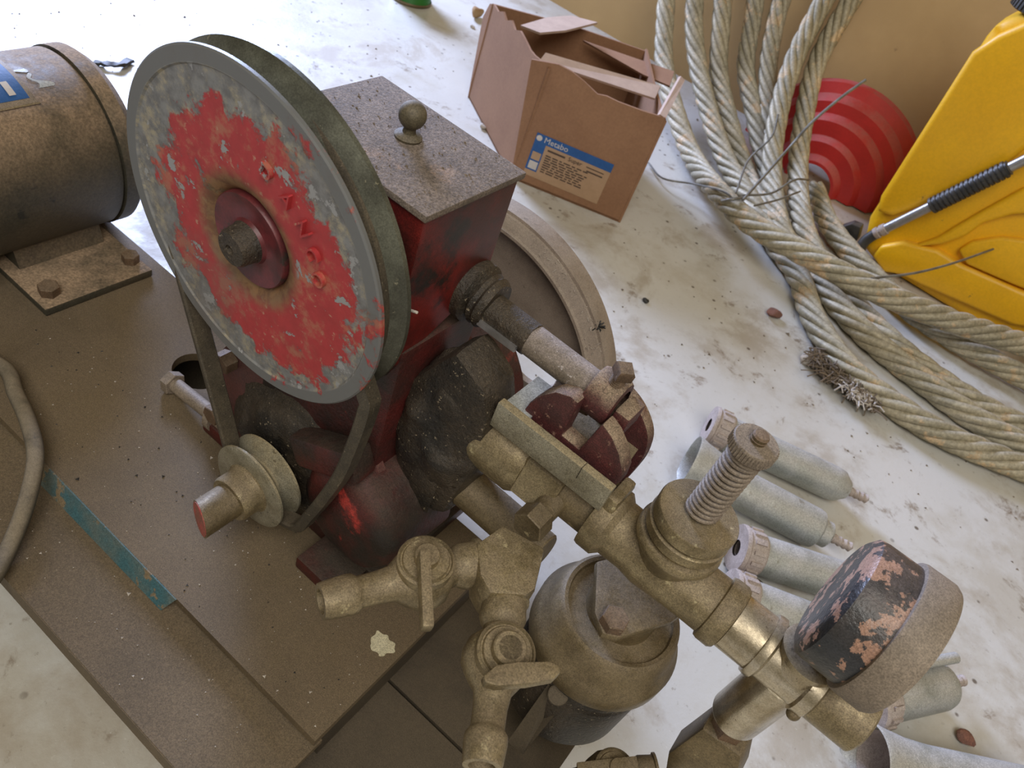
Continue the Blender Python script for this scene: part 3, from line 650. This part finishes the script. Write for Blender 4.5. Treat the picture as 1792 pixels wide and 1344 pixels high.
# label, flat print on the front panel
dF = (FRc-FLc).normalized(); nF = V((dF.y, -dF.x, 0))
def onF(u, v, k):
    r = ray(u, v); t = (FLc-CAM+nF*k).dot(nF)/r.dot(nF); return CAM+r*t
la, lb_, lc_ = onF(941, 231, 0), onF(1075, 288, 0), onF(921, 299, 0)
ex = (lb_-la); LW = ex.length; ex.normalize(); ez = V((0, 0, -1)); ez = (ez-ex*ez.dot(ex)).normalized(); LH = .118
def lr(x0, x1, y0, y1, k, m, name, par):
    q = [la+ex*x+ez*y+nF*k for x, y in ((x0*LW, y0*LH), (x1*LW, y0*LH), (x1*LW, y1*LH), (x0*LW, y1*LH))]
    return obj(name, B().prism(q, nF*.0004), m, par)
lab = lr(.0, 1.0, .0, 1.0, .0006, M_label, 'label', CB)
lr(0, 1.0, 0, .20, .0012, M_blue, 'blue_band', lab); lr(0, .15, .2, .86, .0012, M_blue, 'blue_band', lab)
lr(.025, .135, .42, .60, .0018, M_label, 'pictogram', lab); lr(.025, .135, .64, .82, .0018, M_lwhite, 'pictogram', lab)
Mt = Matrix(((ex.x, -ez.x, nF.x, 0), (ex.y, -ez.y, nF.y, 0), (ex.z, -ez.z, nF.z, 0), (0, 0, 0, 1)))
def ltext(t, x, y, s, m, k=.0018):
    text_obj('lettering', t, s, .0002, Matrix.Translation(la+ex*(x*LW)+ez*(y*LH)+nF*k) @ Mt, m, lab)
obj('logo_disc', B().cyl(la+ex*.045*LW+ez*.10*LH+nF*.0015, la+ex*.045*LW+ez*.10*LH+nF*.0020, .0075), M_lwhite, lab)
ltext('Metabo', .11, .155, .021, M_lwhite); ltext('Super', .46, .325, .016, M_ink); ltext('M 18V', .035, .53, .006, M_ink)
random.seed(3)
for i in range(8):
    x = .19
    while x < .62+.12*random.random():
        w_ = .03+.07*random.random(); lr(x, x+w_, .40+i*.055, .425+i*.055, .0014, M_ink, 'print_line', lab); x += w_+.02
lr(.19, .42, .27, .31, .0014, M_ink, 'print_line', lab)
lr(.70, .93, .28, .30, .0014, M_ink, 'print_line', lab); lr(.72, .93, .36, .39, .0014, M_ink, 'print_line', lab)

# ================================================================ wire rope coil
RO = thing('wire_rope_coil', (-.2, 2.2, 0), 'coil of thick grey wire rope tied with wire, leaning on the tan wall', 'wire rope')
def rope(pts, R=.030, name='rope_turn', lay=.34, ph=0):
    path = resample(catmull(pts, 24), .0085); n = len(path); ns = 6
    b = B(); e = None; fr_ = []
    for i, p in enumerate(path):
        t = (path[min(i+1, n-1)]-path[max(i-1, 0)]).normalized()
        if e is None: e, _ = perp(t)
        e = (e-t*e.dot(t)).normalized(); fr_.append((p, e.copy(), t.cross(e)))
    rs = R*.36; rc = R-rs
    for k in range(ns):
        pp = []
        for i, (p, a, c) in enumerate(fr_):
            an = ph-i*.0085/lay*2*math.pi+k*2*math.pi/ns; pp.append(p+a*rc*math.cos(an)+c*rc*math.sin(an))
        b.tube(pp, rs, 8)
    return obj(name, b, M_rope, RO, sharp=60)
def rp(*q): return [at(u, v, **{k: val}) for u, v, k, val in q]
# the pass that turns into the long top rope
rope(rp((1170, -60, 'y', 2.66), (1164, 30, 'y', 2.58), (1162, 110, 'y', 2.48), (1180, 190, 'y', 2.34), (1212, 275, 'y', 2.2), (1262, 342, 'z', .085), (1320, 395, 'z', .10), (1410, 445, 'z', .125), (1510, 498, 'z', .135), (1620, 545, 'z', .125), (1720, 580, 'z', .115), (1840, 618, 'z', .10), (2000, 665, 'z', .06), (2200, 715, 'z', .034)), .031)
rope(rp((1220, -60, 'y', 2.68), (1214, 40, 'y', 2.60), (1222, 120, 'y', 2.52), (1243, 205, 'y', 2.40), (1272, 285, 'y', 2.28), (1312, 350, 'z', .05), (1352, 420, 'z', .033), (1395, 480, 'z', .033), (1425, 560, 'z', .033), (1480, 640, 'z', .033), (1560, 705, 'z', .033), (1660, 765, 'z', .033), (1830, 835, 'z', .033), (2000, 905, 'z', .033), (2200, 965, 'z', .033)), .031, ph=1)
rope(rp((1270, -60, 'y', 2.70), (1262, 40, 'y', 2.63), (1258, 130, 'y', 2.56), (1278, 220, 'y', 2.45), (1308, 310, 'y', 2.34), (1345, 385, 'z', .05), (1400, 445, 'z', .035), (1455, 520, 'z', .033), (1520, 590, 'z', .033), (1620, 670, 'z', .033), (1710, 735, 'z', .033), (1830, 800, 'z', .033), (2000, 875, 'z', .033), (2200, 935, 'z', .033)), .031, ph=.4)
rope(rp((1330, -60, 'y', 2.74), (1316, 40, 'y', 2.68), (1305, 120, 'y', 2.62), (1320, 200, 'y', 2.54), (1332, 262, 'y', 2.46), (1352, 330, 'y', 2.38), (1400, 420, 'y', 2.28)), .030, ph=.9)
rope(rp((1390, -60, 'y', 2.76), (1362, 20, 'y', 2.71), (1345, 110, 'y', 2.64), (1345, 200, 'y', 2.55), (1352, 280, 'y', 2.46)), .030, ph=.2)
rope(rp((1480, -60, 'y', 2.72), (1432, 20, 'y', 2.66), (1388, 110, 'y', 2.56), (1362, 200, 'y', 2.44), (1350, 300, 'y', 2.30), (1362, 390, 'z', .06), (1392, 450, 'z', .045)), .031, ph=.6)
rope(rp((1530, -60, 'y', 2.76), (1478, 20, 'y', 2.70), (1430, 110, 'y', 2.61), (1408, 200, 'y', 2.50), (1396, 300, 'y', 2.37), (1404, 390, 'z', .075), (1440, 470, 'z', .060), (1500, 540, 'z', .036), (1590, 625, 'z', .036), (1700, 702, 'z', .036), (1830, 765, 'z', .036), (2000, 838, 'z', .036), (2200, 900, 'z', .036)), .031, ph=.3)
rope(rp((1425, 330, 'z', .05), (1452, 395, 'z', .040), (1510, 465, 'z', .038), (1590, 540, 'z', .038), (1690, 605, 'z', .038), (1830, 680, 'z', .038), (2000, 760, 'z', .038), (2200, 830, 'z', .038)), .031, ph=.3)
tw = []
def wire(q, r=.0028, name='tie_wire'): obj(name, B().tube(catmull(rp(*q), 6), r, 8), M_wire, RO)
wire(((1288, 338, 'z', .13), (1310, 280, 'y', 2.16), (1350, 240, 'y', 2.2), (1362, 200, 'y', 2.24)))
wire(((1300, 350, 'z', .13), (1380, 260, 'y', 2.18), (1420, 215, 'y', 2.22), (1470, 172, 'y', 2.28), (1515, 140, 'y', 2.34)), .004)
wire(((1300, 342, 'z', .13), (1350, 338, 'z', .13), (1390, 315, 'z', .15), (1416, 315, 'z', .13)), .0032)
wire(((1320, 360, 'z', .125), (1360, 350, 'z', .13), (1400, 335, 'z', .13)))
wire(((1135, 285, 'z', .01), (1160, 312, 'z', .02), (1215, 322, 'z', .05), (1265, 335, 'z', .12), (1285, 350, 'z', .125)))
wire(((1262, 352, 'z', .11), (1285, 348, 'z', .13), (1305, 345, 'z', .13)), .004)
wire(((1525, 487, 'z', .16), (1600, 478, 'z', .18), (1670, 460, 'z', .20), (1738, 436, 'z', .22)), .003)
random.seed(5)

# ================================================================ red half disc
RD = thing('red_guard', (-.31, 2.5, 0), 'red plastic stepped half-disc guard behind the wire rope', 'guard')
b = B(); prof = [(.075, -.03), (.085, -.03), (.10, -.005), (.14, -.004), (.155, .018), (.20, .020), (.215, .052), (.25, .056), (.268, .086), (.300, .096), (.304, .122), (.296, .122), (.276, .104), (.22, .075), (.14, .03), (.075, .0)]
RDm = obj('stepped_disc', B().lathe((-.325, 2.60, .004), (0, 1, .06), [(r, t) for r, t in prof], 72, math.radians(-180), math.radians(0), V((1, 0, 0))), M_red, RD)

# ================================================================ yellow sprayer tank
YY = 2.30
def yq(*q, y=YY): return [at(u, v, y=y) for u, v in q]
YT = thing('sprayer_tank', (.15, 2.38, 0), 'bright yellow plastic sprayer tank with moulded grooves, right edge', 'tank')
outl = [V((-.095, YY, .105)), V((-.06, YY, .02)), V((.0, YY, .002)), V((.48, YY, .002)), V((.52, YY, .05)), V((.52, YY, .62)), V((.46, YY, .70)), V((-.085, YY, .70)), V((-.125, YY, .655))]
obj('tank_body', B().prism([V((p.x, YY+.03, p.z)) for p in outl], (0, .22, 0)), M_yel, YT, bevel=.028, sharp=60)
# proud upper panel (above the lance groove), lower moulding and disc
obj('upper_panel', B().prism([V((p.x, YY+.002, p.z)) for p in yq((1533, 372), (1540, 345), (1700, 92), (1745, 62), (1830, 25), (1900, 60), (1900, 170), (1760, 290), (1640, 352), (1560, 380))], (0, .05, 0)), M_yel, YT, bevel=.014, sharp=60)
obj('lower_moulding', B().prism([V((p.x, YY+.006, p.z)) for p in yq((1590, 435), (1640, 418), (1665, 402), (1705, 378), (1792, 330), (1850, 330), (1850, 372), (1770, 378), (1720, 392), (1690, 414), (1648, 430))], (0, .05, 0)), M_yel, YT, bevel=.010, sharp=60)
obj('lower_moulding', B().prism([V((p.x, YY+.004, p.z)) for p in yq((1525, 450), (1540, 432), (1580, 425), (1640, 440), (1680, 465), (1760, 500), (1850, 540), (1850, 585), (1770, 570), (1690, 535), (1610, 500), (1575, 482), (1545, 478))], (0, .05, 0)), M_yel, YT, bevel=.010, sharp=60)
obj('raised_panel', B().prism([V((p.x, YY+.008, p.z)) for p in yq((1675, 440), (1700, 425), (1750, 418), (1850, 430), (1850, 530), (1770, 500), (1690, 465))], (0, .05, 0)), M_yel, YT, bevel=.008, sharp=60)
cpos = at(1790, 8, y=YY+.08)
obj('filler_cap', B().cyl((-.055, YY+.10, .70), (-.055, YY+.10, .755), .070, seg=40), M_black, YT, label='black filler cap')
b = B()
for k in range(40):
    a = 2*math.pi*k/40; b.box(.069, .073, -.003, .003, .703, .752, Matrix.Translation((-.055, YY+.10, 0)) @ Matrix.Rotation(a, 4, 'Z'))
obj('cap_ribs', b, M_black, YT, kind='stuff')
# lance lying in the groove
LN = thing('spray_lance', tuple(at(1500, 420, y=2.28)), 'steel spray lance with black ribbed grip clipped to the yellow tank', 'lance')
a0, a1 = at(1520, 415, y=2.277), at(1830, 262, y=2.277); d_ = (a1-a0).normalized()
def ln(u): return a0+d_*((u-1520)/(1830-1520))*(a1-a0).length
obj('tube', B().cyl(ln(1546), ln(1835), .0135, seg=24), M_steel, LN)
obj('ferrule', B().lathe(ln(1532), d_, [(.010, 0), (.016, .002), (.017, .012), (.013, .014), (.013, .018), (.0165, .020), (.0165, .034), (.012, .037)], 28), M_ring, LN)
g0 = ln(1640); L = (ln(1776)-g0).length; pr = [(.013, 0), (.020, .002)]
nr = 16
for i in range(nr):
    t = .004+(L-.008)*i/nr; s_ = (L-.008)/nr; pr += [(.0225, t), (.0225, t+s_*.55), (.0185, t+s_*.6), (.0185, t+s_*.97)]
pr += [(.02, L-.003), (.013, L)]
obj('grip', B().lathe(g0, d_, pr, 28), M_black, LN, label='black ribbed grip')
hp = catmull([ln(1536), at(1516, 420, y=2.274), at(1508, 430, y=2.270), at(1503, 442, y=2.266)], 8)
obj('hose', B().tube(hp, .0155, 14), M_black, LN, label='black bent hose end')
b = B().prism([at(u, v, y=2.31) for u, v in ((1470, 398), (1490, 392), (1506, 398), (1500, 420), (1478, 448), (1472, 430))], (0, .04, 0))
tag(obj('hose_bracket', b, M_black, bevel=.004), 'small black plastic bracket beside the lance hose, behind the rope', 'bracket')

# ================================================================ teat cup shells on the floor
def cup(tail, tip, R, style, label, nozzle=.012, front=True):
    tail, tip = V(tail), V(tip); d = (tip-tail); L = d.length; d.normalize()
    t = thing('teat_cup', (tail.x, tail.y, 0), label, 'metal shell', 'galvanised shells on the floor')
    if style == 'ring':
        prof = [(.6*R, .0), (R*.98, .001), (R, .01), (R, L*.84), (R*.93, L*.90), (R*.72, L*.93), (R*.55, L*.96), (R*.4, L*.965), (0, L*.965)]
        obj('shell', B().lathe(tail, d, prof, 40), M_galv, t)
        rg = obj('ring', B().lathe(tail-d*.012, d, [(R*.40, .0), (R*1.16, .0), (R*1.20, .003), (R*1.20, .007), (R*1.10, .010), (R*1.12, .013), (R*1.12, .036), (R*1.04, .041), (R*.98, .042), (R*.40, .004)], 40), M_ring, t)
        b = B(); e1, e2 = perp(d)
        for k in range(14):
            a = 2*math.pi*k/14; c = tail+(e1*math.cos(a)+e2*math.sin(a))*R*1.125
            b.beam(c+d*.002, c+d*.022, .006, .006, (e1*math.cos(a)+e2*math.sin(a)))
        obj('ring_ribs', b, M_ring, rg, kind='stuff')
    else:
        prof = [(R*.9, .07), (R*1.22, .012), (R*1.34, .002), (R*1.40, .0), (R*1.42, .004), (R*1.3, .018), (R*1.08, .06), (R, .10), (R, L*.84), (R*.95, L*.87), (R*.80, L*.885), (R*.66, L*.89), (R*.66, L*.945), (R*.5, L*.96), (R*.4, L*.965), (0, L*.965)]
        obj('shell', B().lathe(tail, d, prof, 44), M_galv, t)
        obj('liner', B().lathe(tail, d, [(R*1.15, .02), (R*.9, .06), (R*.5, .075), (0, .075)], 32), M_ring, t)
    noz = []
    for i in range(9): noz.append((nozzle*(.62 if i % 2 else .78), L*.955+i*.0052))
    obj('nozzle', B().lathe(tail, d, [(nozzle*.5, L*.95)]+noz+[(0, L*.955+.048)], 20), M_ring, t)
    return t
R1 = .034
cup(at(1250, 748, z=.041), at(1492, 862, z=.036), R1, 'ring', 'grey metal shell with ribbed ring, farthest of the row on the floor')
cup(at(1203, 808, z=.049), at(1462, 944, z=.040), R1+.003, 'bell', 'grey metal shell with an open flared mouth, second in the floor row')
cup(at(1300, 962, z=.042), at(1560, 1046, z=.036), R1+.001, 'ring', 'grey metal shell in the floor row, nearest behind the relief valve')
cup(at(1285, 1040, z=.042), at(1505, 1124, z=.036), R1-.001, 'ring', 'grey metal shell half hidden between gauge and brass tee')
t5 = cup(at(1520, 1226, z=.042), at(1660, 1196, z=.036), R1+.004, 'ring', 'grey metal shell lying behind and below the pressure gauge')
tag(obj('side_tube', B().tube([at(1560, 1172, z=.085), at(1620, 1160, z=.082), at(1672, 1151, z=.08)], .009, 14), M_galv), 'thin grey metal tube resting on the shell below the gauge', 'tube')
cup(at(1512, 1330, z=.046), at(1850, 1400, z=.040), R1+.004, 'bell', 'pale metal shell with open mouth at the bottom right corner')

# ================================================================ small things on the floor
gcn = at(712, 12, z=0.0)
G = thing('green_can', (gcn.x, gcn.y+.06, 0), 'small green can standing on the bright floor at the top edge', 'can')
obj('can_body', B().lathe((gcn.x-.04, gcn.y+.062, 0), (0, 0, 1), [(0, 0), (.066, 0), (.070, .004), (.070, .01), (.067, .014), (.067, .16), (.07, .165), (.06, .17), (0, .17)], 40), M_green, G)
obj('can_rim', B().lathe((gcn.x-.04, gcn.y+.062, .0), (0, 0, 1), [(.0705, .0015), (.072, .004), (.072, .009), (.0705, .0115)], 40), M_brass2, G)
p = at(200, 112, z=.0)
tag(obj('rubber_scrap', B().sweep(catmull([at(165, 109, z=.006), at(190, 112, z=.012), at(212, 112, z=.014), at(228, 104, z=.008)], 5), [(-.010, -.003), (.010, -.003), (.008, .003), (-.008, .003)], None).jitter(.005, 70), M_blackbit), 'thin black strip of rubber on the bright floor behind the motor', 'scrap')
def pebble(name, u, v, r, m, label, cat, sq=(1, .8, .5)):
    c = at(u, v, z=r*sq[2]*.9); tag(obj(name, B().sphere((c.x, c.y, r*sq[2]*.95), r, 12, 8, sq).jitter(r*.5, .8/r), m), label, cat)
M_flake = mat('rust flake', (.22, .10, .07), (.16, .08, .06), 60, .9)
M_tan = mat('tan leaf', (.40, .27, .13), (.33, .2, .1), 30, .9)
pebble('rust_flake', 1352, 548, .020, M_flake, 'reddish brown flake on the floor left of the ropes', 'flake')
pebble('dry_leaf', 836, 22, .030, M_tan, 'tan crumpled leaf on the floor beside the top of the carton', 'leaf', (.6, 1, .7))
pebble('stone_chip', 845, 222, .012, M_lint, 'pale stone chip on the floor at the left foot of the carton', 'stone')
pebble('stone_chip', 826, 46, .010, M_lint, 'tiny pale chip on the floor below the tan leaf', 'stone')
pebble('dirt_lump', 1332, 1024, .010, M_dirt, 'small dirt lump between the shells on the floor', 'dirt')
pebble('dark_crumb', 1130, 525, .010, M_blackbit, 'small black crumb on the pale floor right of the far wheel', 'crumb')
pebble('bark_chip', 1690, 1291, .015, M_flake, 'dark brown chip on the floor at the lower right', 'chip')
# frayed clump beside the ropes
FC = thing('fibre_clump', tuple(at(1470, 660, z=0)), 'matted brown fibre clump on the floor beside the lowest rope', 'debris')
b = B(); random.seed(11)
for i in range(420):
    t = random.random(); c = at(1418+120*t+random.gauss(0, 6), 622+88*t+random.gauss(0, 8), z=.012+.02*random.random())
    dv = V((random.gauss(0, 1), random.gauss(0, 1), random.gauss(0, .5))).normalized()*random.uniform(.012, .03)
    b.tube([c-dv, c+V((0, 0, random.uniform(-.004, .01))), c+dv], random.uniform(.0008, .0022), 4)
b.v = [(x, y, max(z, .0005)) for x, y, z in b.v]
obj('fibres', b, M_dirt, FC, kind='stuff')
b = B().sphere(at(1411, 628, z=.012), .014, 12, 8).jitter(.004, 60); obj('pale_tuft', b, M_lint, FC)
b = B()
for i in range(90):
    t = random.random(); c = at(1480+50*t+random.gauss(0, 7), 680+25*t+random.gauss(0, 7), z=.03)
    dv = V((random.gauss(0, 1), random.gauss(0, 1), .3)).normalized()*.014; b.tube([c-dv, c+V((0, 0, .006)), c+dv], .0018, 4)
obj('pale_fibres', b, M_lint, FC, kind='stuff')
# black tuft caught on the far wheel
b = B(); c0 = at(1046, 572, y=.735)
for i in range(26):
    dv = V((random.gauss(.4, .6), random.gauss(0, .6), random.gauss(0, .7))).normalized()*random.uniform(.004, .010); b.tube([c0, c0+dv*.6, c0+dv], .0009, 5)
tag(obj('rubber_tuft', b, M_blackbit), 'tiny black tuft stuck to the rim of the far wheel', 'tuft')

# ================================================================ grit and lint
def chips(n, place, rmin, rmax, seed):
    random.seed(seed); b = B()
    for i in range(n):
        p = place(); r = random.uniform(rmin, rmax)*(1 if random.random() < .9 else 1.8)
        a = random.random()*6.28; q = [p+V((r*random.uniform(.6, 1.3)*math.cos(a+k*2.1), r*random.uniform(.6, 1.3)*math.sin(a+k*2.1), 0)) for k in range(3)]
        t = p+V((0, 0, r*random.uniform(.4, .9))); b.add(q+[t], [(0, 2, 1), (0, 1, 3), (1, 2, 3), (2, 0, 3)])
    return b
u_ = random.uniform
obj('pale_crumbs', chips(120, lambda: V((u_(-.78, -.15), u_(.25, .40), .2003)), .0006, .0014, 1), M_lint, T, kind='stuff')
obj('dark_crumbs', chips(80, lambda: V((u_(-.78, -.15), u_(.25, .40), .2003)), .0006, .0018, 2), M_blackbit, T, kind='stuff')
obj('step_crumbs', chips(60, lambda: V((u_(-.75, -.15), u_(.16, .23), .1773)), .0006, .0016, 3), M_lint, T, kind='stuff')
obj('grit', chips(140, lambda: V((u_(-.424, -.264), u_(.390, .510), .6942)), .0005, .0013, 4), M_dirt, lid, kind='stuff')
def on_wheel():
    a = u_(.25, 1.3); r = u_(.2025, .2175); return V((SX+r*math.cos(a), WY+.003+(r-.2015)*.62, SZ+r*math.sin(a)))
random.seed(8); b = B()
for i in range(46):
    c = on_wheel(); d1 = V((u_(-1, 1), -abs(u_(0, .6)), u_(-1, 1))).normalized()*u_(.0012, .0034); b.tube([c-d1, c-V((0, .0008, 0)), c+d1], .0003, 4)
obj('lint', b, M_lint, wh, kind='stuff')
def on_floor():
    while True:
        p = V((u_(-2.4, .75), u_(.78, 2.8), .0003))
        if -1.32 < p.x < -.55 and 1.55 < p.y < 2.15: continue            # under the carton
        if p.x > -.72 and p.y > 1.75: continue                            # under rope, guard and tank
        if -.12 < p.x and p.y < 1.45: continue                            # under the shells
        if p.x < -1.4 and 1.9 < p.y: continue                             # under the can
        return p
o = obj('floor_grit', chips(650, on_floor, .0012, .0040, 6), M_dirt, kind='stuff'); o['label'] = 'fine brown grit scattered over the pale floor'; o['category'] = 'grit'
